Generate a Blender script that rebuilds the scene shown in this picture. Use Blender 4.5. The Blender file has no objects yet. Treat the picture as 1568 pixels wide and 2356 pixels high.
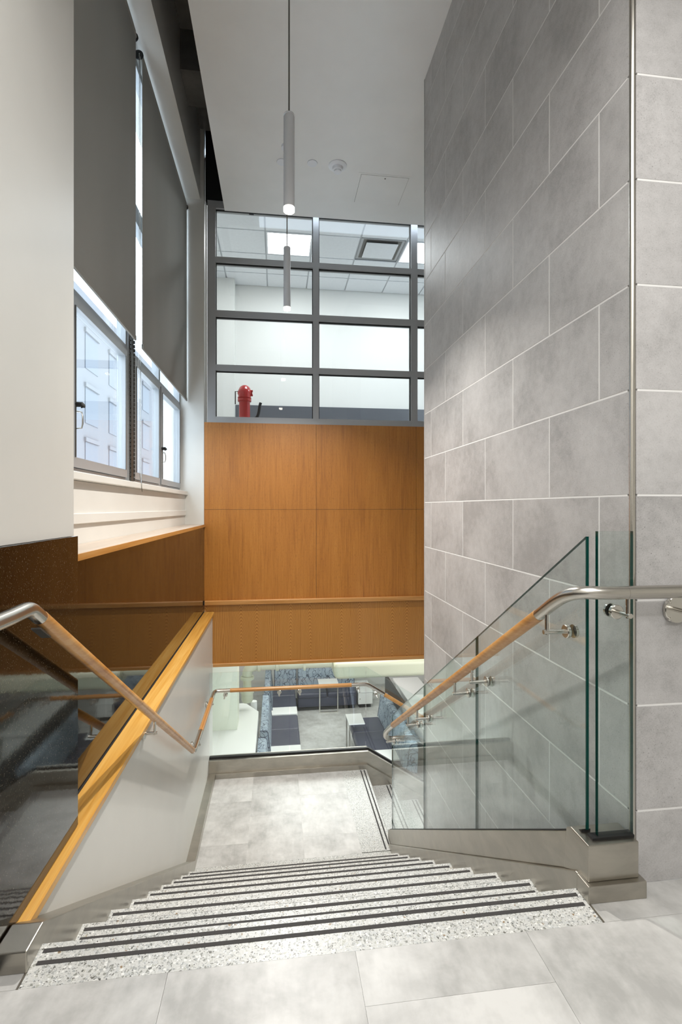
import bpy, bmesh, math, random
from mathutils import Vector, Matrix
random.seed(7)
scene = bpy.context.scene
COL = scene.collection

# ------------------------------------------------------------------ camera, world, lights, exposure
cam_d = bpy.data.cameras.new('camera'); cam = bpy.data.objects.new('camera', cam_d); COL.objects.link(cam)
cam_d.sensor_fit = 'VERTICAL'; cam_d.sensor_height = 36.0; cam_d.lens = 1149.0 / 2356.0 * 36.0
cam_d.shift_y = -10.0 / 2356.0; cam_d.clip_start = 0.02
cam.location = (0, 0, 1.166); cam.rotation_euler = (math.pi / 2, 0, -math.atan(148 / 1149.0))
scene.camera = cam

scene.view_settings.view_transform = 'Standard'
try: scene.view_settings.look = 'None'
except Exception: pass
scene.view_settings.gamma = 1.0
scene.view_settings.use_curve_mapping = False
scene.view_settings.exposure = 0.45

world = bpy.data.worlds.new('sky'); scene.world = world; world.use_nodes = True
wb = world.node_tree.nodes['Background']
wb.inputs['Color'].default_value = (0.74, 0.86, 1.0, 1); wb.inputs['Strength'].default_value = 4.5

def area(name, loc, rot, sx, sy, power, color=(1, 1, 1)):
    d = bpy.data.lights.new(name, 'AREA'); d.shape = 'RECTANGLE'; d.size = sx; d.size_y = sy
    d.energy = power; d.color = color
    o = bpy.data.objects.new(name, d); COL.objects.link(o); o.location = loc; o.rotation_euler = rot
    return o
WARM = (1.0, 0.95, 0.88); NEUT = (1.0, 0.985, 0.965)
# hall ceiling lights, plus added fill (lower hall ceiling behind and above the viewer)
area('hall_light', (1.25, -.70, 2.97), (0, 0, 0), .9, 0.20, 13, NEUT)
area('hall_light', (.10, -1.10, 2.97), (0, 0, 0), .9, 0.20, 28, NEUT)
area('hall_light', (.35, .40, 2.97), (0, 0, 0), 1.8, 1.2, 25, NEUT)  # broad soft fill, added to lift the ambient light in the stairwell
# lounge ceiling lights (lower storey)
area('lounge_ceiling_light', (0.9, 9.2, -0.60), (0, 0, 0), 2.6, 1.6, 50, NEUT)
area('lounge_ceiling_light', (0.7, 6.15, -0.60), (0, 0, 0), 1.6, 0.5, 28, NEUT)
area('lounge_ceiling_light', (3.0, 7.0, -0.60), (0, 0, 0), 1.2, 1.2, 45, NEUT)

# ------------------------------------------------------------------ node helpers / materials
def lin(h):
    c = []
    for i in (0, 2, 4):
        v = int(h[i:i + 2], 16) / 255.0
        c.append(v / 12.92 if v <= 0.04045 else ((v + 0.055) / 1.055) ** 2.4)
    return tuple(c) + (1.0,)

class G:
    def __init__(self, name):
        self.m = bpy.data.materials.new(name); self.m.use_nodes = True
        self.t = self.m.node_tree; self.t.nodes.clear()
        self.out = self.t.nodes.new('ShaderNodeOutputMaterial')
    def n(self, typ, ins=None, **props):
        nd = self.t.nodes.new('ShaderNode' + typ)
        for k, v in props.items(): setattr(nd, k, v)
        for k, v in (ins or {}).items():
            s = nd.inputs[k]
            if isinstance(v, bpy.types.NodeSocket): self.t.links.new(v, s)
            elif isinstance(v, bpy.types.Node): self.t.links.new(v.outputs[0], s)
            else:
                try: s.default_value = v
                except Exception: s.default_value = tuple(v) + (1.0,)
        return nd
    def math(self, op, a, b=0.0, c=0.0, clamp=False):
        return self.n('Math', {0: a, 1: b, 2: c}, operation=op, use_clamp=clamp).outputs[0]
    def pos(self, scale=(1, 1, 1), rnd=0.0):
        p = self.n('NewGeometry').outputs['Position']
        if rnd:
            r = self.n('ObjectInfo').outputs['Random']
            off = self.math('MULTIPLY', r, rnd)
            p = self.n('VectorMath', {0: p, 1: self.n('CombineXYZ', {0: off, 1: off, 2: off}).outputs[0]}, operation='ADD').outputs[0]
        return self.n('VectorMath', {0: p, 1: scale}, operation='MULTIPLY').outputs[0]
    def noise(self, vec, scale, detail=3, rough=.5, dist=0.0):
        return self.n('TexNoise', {'Vector': vec, 'Scale': scale, 'Detail': detail, 'Roughness': rough, 'Distortion': dist}).outputs['Fac']
    def ramp(self, fac, stops, const=False):
        r = self.n('ValToRGB', {0: fac}); cr = r.color_ramp
        if const: cr.interpolation = 'CONSTANT'
        while len(cr.elements) < len(stops): cr.elements.new(0.5)
        for e, (p, c) in zip(cr.elements, stops):
            e.position = p; e.color = c if len(c) == 4 else tuple(c) + (1,)
        return r.outputs[0]
    def mix(self, fac, a, b, blend='MIX'):
        nd = self.n('Mix', data_type='RGBA', blend_type=blend)
        for i, v in ((0, fac), (6, a), (7, b)):
            if isinstance(v, bpy.types.NodeSocket): self.t.links.new(v, nd.inputs[i])
            else: nd.inputs[i].default_value = v
        return nd.outputs[2]
    def bsdf(self, **ins):
        p = self.n('BsdfPrincipled', {k.replace('_', ' '): v for k, v in ins.items()})
        self.t.links.new(p.outputs[0], self.out.inputs[0]); return p
    def bump(self, h, strength=.2, dist=.01):
        return self.n('Bump', {'Height': h, 'Strength': strength, 'Distance': dist}).outputs[0]

def plain(name, hexc, rough=.5, metal=0.0, spec=.5, nvar=0.0, nscale=4.0, **kw):
    g = G(name); c = lin(hexc)
    if nvar:
        f = g.noise(g.pos(), nscale, 4)
        a = tuple(v * (1 - nvar) for v in c[:3]) + (1,); b = tuple(min(1, v * (1 + nvar)) for v in c[:3]) + (1,)
        col = g.ramp(f, [(.3, a), (.7, b)])
    else: col = c
    g.bsdf(Base_Color=col, Roughness=rough, Metallic=metal, Specular_IOR_Level=spec, **kw)
    return g.m

def emit(name, hexc, strength):
    g = G(name); e = g.n('Emission', {'Color': lin(hexc), 'Strength': strength})
    g.t.links.new(e.outputs[0], g.out.inputs[0]); return g.m

def glass_mat(name, tint, refl=1.0):
    g = G(name)
    lw = g.n('LayerWeight', {'Blend': .5}).outputs['Facing']
    f = g.math('MULTIPLY_ADD', g.math('POWER', lw, 5.0), .94 * refl, .045 * refl, clamp=True)
    tr = g.n('BsdfTransparent', {'Color': tint}); gl = g.n('BsdfGlossy', {'Color': (1, 1, 1, 1), 'Roughness': 0.0})
    mx = g.n('MixShader', {0: f, 1: tr.outputs[0], 2: gl.outputs[0]})
    g.t.links.new(mx.outputs[0], g.out.inputs[0]); return g.m

def m_wood(name, dark, mid, light, along='z', scale=1.0, rough=.35, coat=.3, streak=1.0, rnd=0.0, fleck=0.0, dist=.6):
    g = G(name)
    s = {'x': (1.2, 30, 30), 'y': (30, 1.2, 30), 'z': (55, 55, 2.2)}[along]
    s2 = {'x': (4, 160, 160), 'y': (160, 4, 160), 'z': (160, 160, 4)}[along]
    s3 = {'x': (.5, 5, 5), 'y': (5, .5, 5), 'z': (5, 5, .5)}[along]
    p = g.pos(tuple(v * scale for v in s), rnd); p2 = g.pos(tuple(v * scale for v in s2), rnd); p3 = g.pos(tuple(v * scale for v in s3), rnd)
    a = g.noise(p, 1.0, 4, .6, dist); b = g.noise(p2, 1.0, 2, .5); c = g.noise(p3, 1.0, 3, .5, .8)
    f = g.math('ADD', g.math('MULTIPLY', a, .55), g.math('ADD', g.math('MULTIPLY', b, .25 * streak), g.math('MULTIPLY', c, .35)))
    col = g.ramp(f, [(.36, lin(dark)), (.55, lin(mid)), (.78, lin(light))])
    if fleck:
        fk = g.noise(g.pos((260, 260, 28), rnd), 1.0, 2); cl = g.noise(g.pos((9, 9, 1.2), rnd), 1.0, 2)
        th = g.math('MULTIPLY', g.math('GREATER_THAN', fk, .60), g.math('MULTIPLY', cl, fleck))
        col = g.mix(th, col, lin(dark))
    g.bsdf(Base_Color=col, Roughness=rough, Coat_Weight=coat, Coat_Roughness=.25)
    return g.m

def m_cathedral(name, cols, width=.284, x0=-.305, apex=.10):
    g = G(name); p = g.n('NewGeometry').outputs['Position']
    sx = g.n('SeparateXYZ', {0: p})
    x, z = sx.outputs[0], sx.outputs[2]
    nz = g.noise(g.pos((3.0, 3.0, 1.2)), 1.0, 2)
    leaf = g.math('FLOOR', g.math('DIVIDE', g.math('SUBTRACT', x, x0), width))
    rnd = g.math('FRACT', g.math('MULTIPLY', g.math('SINE', g.math('MULTIPLY', g.math('FLOOR', g.math('MULTIPLY_ADD', leaf, .5, .5)), 12.7)), 43.7))
    pp = g.math('SUBTRACT', g.math('PINGPONG', g.math('SUBTRACT', x, x0), width), g.math('MULTIPLY_ADD', rnd, .03, apex - .015))
    pp = g.math('ADD', pp, g.math('MULTIPLY', g.math('SUBTRACT', nz, .5), .035))
    r = g.math('SQRT', g.math('MULTIPLY_ADD', pp, pp, .0003))
    n2 = g.noise(g.pos((22, 22, 5.0)), 1.0, 3)
    win = g.n('MapRange', {0: r, 1: .015, 2: .115, 3: 1.0, 4: .05}, interpolation_type='SMOOTHSTEP').outputs[0]
    v = g.math('ADD', g.math('MULTIPLY', r, 55.0), g.math('ADD', g.math('MULTIPLY', g.math('MULTIPLY', g.math('SUBTRACT', z, .12), win), 27.0), g.math('MULTIPLY', n2, .9)))
    fr = g.math('FRACT', v)
    band = g.ramp(fr, [(0, (0, 0, 0, 1)), (.22, (1, 1, 1, 1)), (.7, (.8, .8, .8, 1)), (1, (.0, .0, .0, 1))])
    fine = g.noise(g.pos((170, 170, 4)), 1.0, 2)
    big = g.noise(g.pos((7, 7, .5)), 1.0, 2)
    f = g.math('ADD', g.math('MULTIPLY', g.n('SeparateColor', {0: band}).outputs[0], .62), g.math('ADD', g.math('MULTIPLY', fine, .25), g.math('MULTIPLY', big, .25)))
    col = g.ramp(f, [(.22, lin(cols[0])), (.55, lin(cols[1])), (.9, lin(cols[2]))])
    g.bsdf(Base_Color=col, Roughness=.38, Coat_Weight=.25, Coat_Roughness=.25)
    return g.m

def m_terrazzo():
    g = G('terrazzo'); nz = g.n('TexNoise', {'Vector': g.pos(), 'Scale': 90.0, 'Detail': 1.0}).outputs['Color']
    vec = g.n('VectorMath', {0: g.pos(), 1: g.n('VectorMath', {0: nz, 1: (.007, .007, .007)}, operation='MULTIPLY').outputs[0]}, operation='ADD').outputs[0]
    def layer(sc, edge, keep):
        v = g.n('TexVoronoi', {'Vector': vec, 'Scale': sc, 'Randomness': 1.0})
        e = g.n('TexVoronoi', {'Vector': vec, 'Scale': sc, 'Randomness': 1.0}, feature='DISTANCE_TO_EDGE').outputs['Distance']
        c = g.n('SeparateColor', {0: v.outputs['Color']})
        m = g.math('MULTIPLY', g.math('GREATER_THAN', e, edge), g.math('GREATER_THAN', c.outputs[0], keep))
        return m, c.outputs[1]
    m1, c1 = layer(150, .09, .48); m2, c2 = layer(250, .17, .68)
    base = g.ramp(g.noise(g.pos(), 200, 2), [(.3, lin('b4b4b0')), (.7, lin('c9c9c5'))])
    k1 = g.ramp(c1, [(0, lin('b7b9b8')), (.30, lin('9b9d9b')), (.55, lin('d8d8d4')), (.72, lin('85867f')), (.86, lin('a8a89f')), (.95, lin('66655f')), (.985, lin('8a7458'))], True)
    k2 = g.ramp(c2, [(0, lin('6e6e69')), (.35, lin('8f908b')), (.62, lin('4d4c49')), (.78, lin('e4e4e0')), (.94, lin('2e2d2b'))], True)
    col = g.mix(m2, g.mix(m1, base, k1), k2)
    g.bsdf(Base_Color=col, Roughness=.33); return g.m

def m_floor(name, a, b, c, rough=.32, rnd=7.0, s=1.0):
    g = G(name)
    n1 = g.noise(g.pos((2.2 * s, 2.2 * s, 2), rnd), 1.0, 5, .62, .4); n2 = g.noise(g.pos((7 * s, 7 * s, 7), rnd), 1.0, 5, .65, .2)
    n3 = g.noise(g.pos((40, 12, 40), rnd), 1.0, 3)
    f = g.math('ADD', g.math('MULTIPLY', n1, .5), g.math('ADD', g.math('MULTIPLY', n2, .38), g.math('MULTIPLY', n3, .12)))
    if rnd:
        f = g.math('ADD', f, g.math('MULTIPLY', g.math('SUBTRACT', g.n('ObjectInfo').outputs['Random'], .5), .05))
    col = g.ramp(f, [(.40, lin(a)), (.50, lin(b)), (.61, lin(c))])
    g.bsdf(Base_Color=col, Roughness=rough, Specular_IOR_Level=.4); return g.m

def m_tile():
    g = G('porcelain_tile')
    n1 = g.noise(g.pos((3, 3, 3), 9.0), 1.0, 5, .6, .3); n2 = g.noise(g.pos((220, 220, 220), 9.0), 1.0, 3, .6)
    n3 = g.noise(g.pos((26, 26, 26), 9.0), 1.0, 4, .6)
    f = g.math('ADD', g.math('MULTIPLY', n1, .55), g.math('ADD', g.math('MULTIPLY', n2, .22), g.math('MULTIPLY', n3, .23)))
    f = g.math('ADD', f, g.math('MULTIPLY', g.math('SUBTRACT', g.n('ObjectInfo').outputs['Random'], .5), .06))
    col = g.ramp(f, [(.38, lin('a3a1a0')), (.5, lin('b8b6b5')), (.62, lin('c5c3c2'))])
    spk = g.ramp(g.noise(g.pos((330, 330, 330), 3.0), 1.0, 1), [(.24, (.45, .43, .42, 1)), (.33, (1, 1, 1, 1))])
    col = g.mix(1.0, col, spk, 'MULTIPLY')
    g.bsdf(Base_Color=col, Roughness=.42, Specular_IOR_Level=.45, Normal=g.bump(n2, .08, .002)); return g.m

def m_steel(name, hexc='b9b4aa', rough=.31, smudge=.09):
    g = G(name)
    n = g.noise(g.pos((6, 6, 14)), 1.0, 5, .6, .5); br = g.noise(g.pos((260, 8, 260)), 1.0, 2)
    r = g.math('ADD', g.math('MULTIPLY_ADD', n, smudge * 2, rough - smudge), g.math('MULTIPLY', br, .06))
    c = lin(hexc); col = g.ramp(n, [(.35, tuple(v * .82 for v in c[:3]) + (1,)), (.65, c)])
    g.bsdf(Base_Color=col, Metallic=1.0, Roughness=r); return g.m

def m_granite(name='polished_granite', rough=.035, bmp=.025, fk=.84, sc=170.0, fm=.55):
    g = G(name)
    v = g.n('TexVoronoi', {'Vector': g.pos((1, 1, .45)), 'Scale': sc}); c = g.n('SeparateColor', {0: v.outputs['Color']})
    fl = g.math('MULTIPLY', g.math('GREATER_THAN', c.outputs[0], fk), g.math('LESS_THAN', v.outputs['Distance'], .42))
    n = g.noise(g.pos((60, 60, 60)), 1.0, 3)
    base = g.ramp(n, [(.35, lin('0a0705')), (.65, lin('1d150d'))])
    flc = g.ramp(c.outputs[1], [(0, lin('4a3a22')), (.7, lin('6b5a3c')), (1, lin('a39a86'))])
    col = g.mix(g.math('MULTIPLY', fl, fm), base, flc)
    g.bsdf(Base_Color=col, Roughness=rough, IOR=1.6, Normal=g.bump(g.noise(g.pos((90, 35, 35)), 1.0, 2), bmp, .002)); return g.m

def m_fabric():
    g = G('vine_fabric')
    w = g.noise(g.pos((6, 6, 6)), 1.0, 2)
    nz = g.n('TexNoise', {'Vector': g.pos(), 'Scale': 7.0, 'Detail': 1.0}).outputs['Color']
    vec = g.n('VectorMath', {0: g.pos(), 1: g.n('VectorMath', {0: nz, 1: (.16, .16, .16)}, operation='MULTIPLY').outputs[0]}, operation='ADD').outputs[0]
    v = g.n('TexVoronoi', {'Vector': g.n('VectorMath', {0: vec, 1: (11, 11, 5.5)}, operation='MULTIPLY').outputs[0], 'Scale': 1.0}, feature='DISTANCE_TO_EDGE').outputs['Distance']
    l1 = g.math('LESS_THAN', v, .038)
    d = g.n('TexVoronoi', {'Vector': g.pos((30, 30, 22)), 'Scale': 1.0})
    l3 = g.math('MULTIPLY', g.math('LESS_THAN', d.outputs['Distance'], .26), g.math('GREATER_THAN', g.n('SeparateColor', {0: d.outputs['Color']}).outputs[0], .68))
    mask = g.math('MULTIPLY', g.math('MAXIMUM', l1, l3), .85)
    col = g.mix(mask, g.ramp(w, [(.3, lin('8b99a6')), (.7, lin('a2aeb8'))]), lin('2a3446'))
    g.bsdf(Base_Color=col, Roughness=.85); return g.m

M = {}
M['white'] = plain('painted_white', 'd9d7d1', .45, nvar=.02)
M['satin'] = plain('satin_white', 'd6d4ce', .30, nvar=.02)
M['ceil'] = plain('ceiling_white', 'ebebe9', .6, nvar=.02)
M['roomwhite'] = plain('room_white', 'e2e2de', .55)
M['tile'] = m_tile()
M['grout'] = plain('grout', 'e6e5e3', .8)
M['floor'] = m_floor('vinyl_floor', 'a3a29f', 'bab9b6', 'cdccc9')
M['lfloor'] = m_floor('lounge_floor', 'b0aeaa', 'c3c2be', 'd3d2cf', .3, 0.0)
M['terr'] = m_terrazzo()
M['grit'] = plain('grit_strip', '3c3a39', .9, nvar=.45, nscale=900)
M['steel'] = m_steel('brushed_steel')
M['tube'] = plain('tube_steel', 'c6c2ba', .27, 1.0)
M['chrome'] = plain('polished_steel', 'cfccc5', .2, 1.0)
M['gran'] = m_granite(fk=.86, sc=420.0, fm=.35); M['grann'] = m_granite('near_granite', .05, .035, .62, 520.0, .5)
M['panel'] = m_wood('wood_panel', '8c541c', 'ac6d26', 'bd7f35', 'z', 1.0, fleck=.9)
M['cath'] = m_cathedral('oak_veneer', ('845019', 'a56d2a', 'b9813c'))
M['cap'] = m_wood('oak_cap', 'a36d26', 'c9933f', 'dcb164', 'y', .55, dist=2.5)
M['railx'] = m_wood('oak_rail_cross', 'a2682c', 'c48c4c', 'd8aa70', 'x')
M['raily'] = m_wood('oak_rail', 'a2682c', 'c48c4c', 'd8aa70', 'y')
M['trimw'] = m_wood('oak_trim', '9c662a', 'b98244', 'cd9c62', 'x')
M['trimy'] = m_wood('oak_trim_long', '9c662a', 'b98244', 'cd9c62', 'y')
M['ledge'] = m_wood('ledge_veneer', 'a59484', 'b8a898', 'c8bbae', 'y', 1.0)
M['glass'] = glass_mat('clear_glass', (.935, .972, .964, 1))
M['pane'] = glass_mat('window_glass', (.96, .98, .98, 1), .6)
g_ = G('glass_edge'); g_.bsdf(Base_Color=lin('0d3d36'), Roughness=.08, Specular_IOR_Level=.6); M['gedge'] = g_.m
M['black'] = plain('black_gasket', '0c0c0c', .6)
M['alu'] = plain('grey_aluminium', 'a6a7a8', .38, .05)
M['walu'] = plain('window_aluminium', 'a2a4a6', .35, .25)
M['wdark'] = plain('hinge_metal', '5a5854', .45, .7)
g_ = G('roller_fabric'); f_ = g_.ramp(g_.noise(g_.pos((2, 2, .4)), 1.0, 2), [(.3, lin('b4b2ac')), (.7, lin('bdbbb5'))])
mx_ = g_.n('MixShader', {0: .3, 1: g_.n('BsdfDiffuse', {'Color': f_}).outputs[0], 2: g_.n('BsdfTranslucent', {'Color': lin('8a8a86')}).outputs[0]}); g_.t.links.new(mx_.outputs[0], g_.out.inputs[0]); M['shade'] = g_.m
M['concrete'] = plain('raw_concrete', '6d6b67', .9, nvar=.2, nscale=6)
M['void'] = plain('dark_plenum', '1b1b1b', .9)
M['red'] = plain('red_paint', 'b01c1a', .25, spec=.6)
M['lampw'] = plain('lamp_white', 'e6e8ec', .35)
M['lampe'] = emit('lamp_tip', 'fff4e4', 14.0)
M['troff'] = emit('light_panel', 'fbfdff', 6.0)
M['ctile'] = plain('ceiling_tile', 'e6e9ec', .8, nvar=.03, nscale=30)
M['cgrid'] = plain('ceiling_grid', 'c0c4c8', .5)
M['navy'] = plain('navy_vinyl', '3b3d4e', .38)
M['fab'] = m_fabric()
M['pipe_cord'] = plain('dark_piping', '1d2740', .7)
M['lam'] = plain('white_laminate', 'e9e9e6', .35)
M['pipe'] = plain('pale_green_pipe', 'b9bba5', .45)
M['part'] = plain('charcoal_board', '3f3e3b', .6)
M['cord'] = plain('grey_cord', '6a6863', .6)
M['dgrey'] = plain('dark_grey_band', '5a5d63', .3)
M['facade'] = plain('facade_stone', '69696b', .9)
M['fwin'] = plain('facade_glass', '4b5057', .5)

# ------------------------------------------------------------------ mesh helpers
WLOC = {}
def link(o, parent, loc):
    COL.objects.link(o); WLOC[o.name] = Vector(loc)
    if parent is not None:
        o.parent = parent; o.location = Vector(loc) - WLOC[parent.name]
    else: o.location = loc
    return o
def thing(name, loc, label, cat, group=None, kind=None):
    o = bpy.data.objects.new(name, None); o.empty_display_size = .1
    link(o, None, loc); return tag(o, label, cat, group, kind)
def tag(o, label, cat=None, group=None, kind=None):
    o['label'] = label
    if cat: o['category'] = cat
    if group: o['group'] = group
    if kind: o['kind'] = kind
    return o
def obj(name, bm, mat, parent=None, smooth=False, mats=None, wn=False):
    c = Vector((0, 0, 0)); n = len(bm.verts)
    lo = Vector([min(v.co[i] for v in bm.verts) for i in range(3)]); hi = Vector([max(v.co[i] for v in bm.verts) for i in range(3)])
    c = Vector(((lo.x + hi.x) / 2, (lo.y + hi.y) / 2, lo.z))
    for v in bm.verts: v.co -= c
    bmesh.ops.recalc_face_normals(bm, faces=bm.faces)
    me = bpy.data.meshes.new(name); bm.to_mesh(me); bm.free()
    for mm in (mats or [mat]): me.materials.append(M[mm] if isinstance(mm, str) else mm)
    if smooth:
        for p in me.polygons: p.use_smooth = True
        try: me.set_sharp_from_angle(angle=math.radians(35))
        except Exception: pass
    o = bpy.data.objects.new(name, me)
    if wn: w = o.modifiers.new('weighted', 'WEIGHTED_NORMAL'); w.keep_sharp = False
    return link(o, parent, c)
def addbox(bm, x0, x1, y0, y1, z0, z1, mi=0):
    vs = [bm.verts.new((x, y, z)) for z in (z0, z1) for y in (y0, y1) for x in (x0, x1)]
    for f in ((0, 2, 3, 1), (4, 5, 7, 6), (0, 1, 5, 4), (2, 6, 7, 3), (0, 4, 6, 2), (1, 3, 7, 5)):
        fa = bm.faces.new([vs[i] for i in f]); fa.material_index = mi
    return vs
def box(name, x0, x1, y0, y1, z0, z1, mat, parent=None, bev=0.0, seg=2):
    bm = bmesh.new(); addbox(bm, x0, x1, y0, y1, z0, z1)
    if bev: bmesh.ops.bevel(bm, geom=bm.edges[:], offset=bev, segments=seg, affect='EDGES', profile=.5)
    return obj(name, bm, mat, parent, smooth=bev > .008, wn=bev > .008)
def prism(name, pts, axis, a, b, mat, parent=None, bev=0.0, edge_mat=None):
    """polygon extruded along axis: pts are (u,v): x->(y,z), y->(x,z), z->(x,y)"""
    bm = bmesh.new()
    def P(u, v, w): return {'x': (w, u, v), 'y': (u, w, v), 'z': (u, v, w)}[axis]
    A = [bm.verts.new(P(u, v, a)) for u, v in pts]; B = [bm.verts.new(P(u, v, b)) for u, v in pts]
    bm.faces.new(A); bm.faces.new(B[::-1])
    for i in range(len(pts)):
        j = (i + 1) % len(pts); f = bm.faces.new((A[i], B[i], B[j], A[j])); f.material_index = 1 if edge_mat else 0
    if bev: bmesh.ops.bevel(bm, geom=bm.edges[:], offset=bev, segments=2, affect='EDGES', profile=.5)
    return obj(name, bm, mat, parent, smooth=bev > .008, wn=bev > .008, mats=[mat, edge_mat] if edge_mat else None)
def addtube(bm, pts, r, seg=16, mi=0, cap=True):
    pts = [Vector(p) for p in pts]; rings = []; up = None
    for i, p in enumerate(pts):
        d = (pts[min(i + 1, len(pts) - 1)] - pts[max(i - 1, 0)]).normalized()
        if up is None:
            up = Vector((0, 0, 1)) if abs(d.z) < .9 else Vector((1, 0, 0))
        a = (up - d * up.dot(d)).normalized(); up = a; b = d.cross(a)
        rr = r[i] if isinstance(r, (list, tuple)) else r
        rings.append([bm.verts.new(p + (a * math.cos(t) + b * math.sin(t)) * rr) for t in [2 * math.pi * k / seg for k in range(seg)]])
    for A, B in zip(rings, rings[1:]):
        for k in range(seg):
            f = bm.faces.new((A[k], A[(k + 1) % seg], B[(k + 1) % seg], B[k])); f.material_index = mi
    if cap:
        bm.faces.new(rings[0]).material_index = mi; bm.faces.new(rings[-1][::-1]).material_index = mi
def tube(name, pts, r, mat, parent=None, seg=16):
    bm = bmesh.new(); addtube(bm, pts, r, seg); return obj(name, bm, mat, parent, smooth=True)
def bez(p0, p1, p2, p3, n=14):
    p0, p1, p2, p3 = map(Vector, (p0, p1, p2, p3)); r = []
    for i in range(n + 1):
        t = i / n; r.append(p0 * (1 - t) ** 3 + p1 * 3 * t * (1 - t) ** 2 + p2 * 3 * t * t * (1 - t) + p3 * t ** 3)
    return r
def lathe(name, prof, origin, axis, mat, parent=None, seg=28):
    """prof: (radius, height) along axis from origin"""
    bm = bmesh.new(); o = Vector(origin); ax = Vector(axis).normalized()
    a = ax.orthogonal().normalized(); b = ax.cross(a); rings = []
    for r, h in prof:
        rings.append([bm.verts.new(o + ax * h + (a * math.cos(t) + b * math.sin(t)) * max(r, 1e-5)) for t in [2 * math.pi * k / seg for k in range(seg)]])
    for A, B in zip(rings, rings[1:]):
        for k in range(seg): bm.faces.new((A[k], A[(k + 1) % seg], B[(k + 1) % seg], B[k]))
    bm.faces.new(rings[0]); bm.faces.new(rings[-1][::-1])
    return obj(name, bm, mat, parent, smooth=True)
def dup(o, dx=0, dy=0, dz=0, parent='same', name=None):
    c = o.copy(); COL.objects.link(c); c.location = o.location + Vector((dx, dy, dz)); WLOC[c.name] = WLOC[o.name] + Vector((dx, dy, dz))
    if parent != 'same': c.parent = parent
    return c
def share_box(name, cache, x0, x1, y0, y1, z0, z1, mat, parent, bev=0.0):
    key = (round(x1 - x0, 4), round(y1 - y0, 4), round(z1 - z0, 4), mat)
    if key in cache:
        o = bpy.data.objects.new(name, cache[key]); return link(o, parent, ((x0 + x1) / 2, (y0 + y1) / 2, z0))
    o = box(name, x0, x1, y0, y1, z0, z1, mat, parent, bev); cache[key] = o.data; return o
ST = dict(kind='structure')

# key dimensions
NY, TR, RS = 1.432, .28, .1785          # first nosing, tread, riser
SL = RS / TR
LZ = -9 * RS                              # landing level
LOU = -18 * RS                            # lounge floor level
XL, XR = -.62, .909                       # stair edges
YB = 5.60                                 # wood bulkhead plane
CZ = 4.35                                 # stairwell ceiling

# ------------------------------------------------------------------ floors
fl = box('floor', -.69, 3.2, -3.2, 1.298, -.16, -.004, 'grout', None); tag(fl, 'pale grey stone-look vinyl floor of the upper hall at the stair head', 'floor', **ST)
cache = {}
for i, x in enumerate([-.69, -.27, .205, .68, 1.155, 1.63, 2.105, 2.58]):
    xs = [-.69, -.27, .205, .68, 1.155, 1.63, 2.105, 2.58, 3.2]
    off = [.0, .60, 1.15, .70, .1, .55, 1.0, .3][i]
    y = off - .95 * 5
    while y < 1.298:
        a, b = max(y, -1.2), min(y + .95, 1.298)
        if b - a > .01: share_box('floor_tile', cache, xs[i] + .0004, xs[i + 1] - .0004, a + .0004, b - .0004, -.004, 0, 'floor', fl)
        y += .95
fr = box('floor_tile', .915, 3.2, 1.2984, 1.42, -.16, 0, 'floor', fl)
fr = box('floor_tile', -.69, -.626, 1.2984, 1.42, -.16, 0, 'floor', fl)
box('edge_strip', .9095, .9145, 1.298, 1.37, -.02, .001, 'steel', fl); box('edge_strip', -.6255, -.6205, 1.298, 1.37, -.02, .001, 'steel', fl)

fld = box('floor_landing', -.70, .68, 3.95, 5.36, LZ - .22, LZ - .003, 'grout'); tag(fld, 'stone-look vinyl floor of the half landing below the steps', 'floor', **ST)
for (x0, x1, cuts) in ((XL, -.235, (3.95, 4.19, 4.79, 5.30)), (-.235, .22, (3.95, 4.55, 5.15, 5.30)), (.22, .68, (3.95, 4.21, 4.82, 5.30))):
    for a, b in zip(cuts, cuts[1:]): share_box('floor_tile', cache, x0 + .0004, x1 - .0004, a + .0004, b - .0004, LZ - .003, LZ, 'floor', fld)

flo = box('floor_lounge', -1.4, 5.0, 3.4, 12.6, LOU - .1, LOU, 'lfloor'); tag(flo, 'light grey floor of the lounge on the lower storey', 'floor', **ST)

# ------------------------------------------------------------------ stair flights
def step_mesh(name, n, z, back, parent, axis):
    """one terrazzo step; n nosing coordinate along travel, back where its tread starts"""
    p = [(back, z), (n - .006, z), (n, z - .006), (n - .004, z - .02), (n - .026, z - RS), (n - .026, z - RS - .06), (back, z - RS - .06)]
    return p
st1 = thing('staircase', (.145, 2.6, LZ), 'upper terrazzo stair flight with dark grit strips running down to the half landing', 'staircase')
for k in range(9):
    n = NY + TR * k; z = -RS * k; back = 1.298 if k == 0 else n - TR - .026
    s = prism('step', step_mesh('step', n, z, back, st1, 'x'), 'x', XL, XR, 'terr', st1)
    for o_ in (.030, .066): box('grit_strip', XL + .012, XR - .012, n - o_ - .006, n - o_ + .006, z - .002, z + .0012, 'grit', s)
n = NY + TR * 8
box('landing_strip', XL, XR, n - .026, 3.95, LZ - .2, LZ, 'terr', st1)
st2 = thing('staircase', (2.1, 4.45, LOU), 'lower terrazzo stair flight going down to the right from the landing', 'staircase')
Y2a, Y2b = 3.96, 5.2115
for k in range(9):
    n = .945 + TR * k; z = LZ - RS * k; back = .68 if k == 0 else n - TR - .026
    s = prism('step', step_mesh('step', n, z, back, st2, 'y'), 'y', Y2a, Y2b, 'terr', st2)
    for o_ in (.030, .066): box('grit_strip', n - o_ - .006, n - o_ + .006, Y2a + .01, Y2b - .01, z - .002, z + .0012, 'grit', s)

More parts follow.
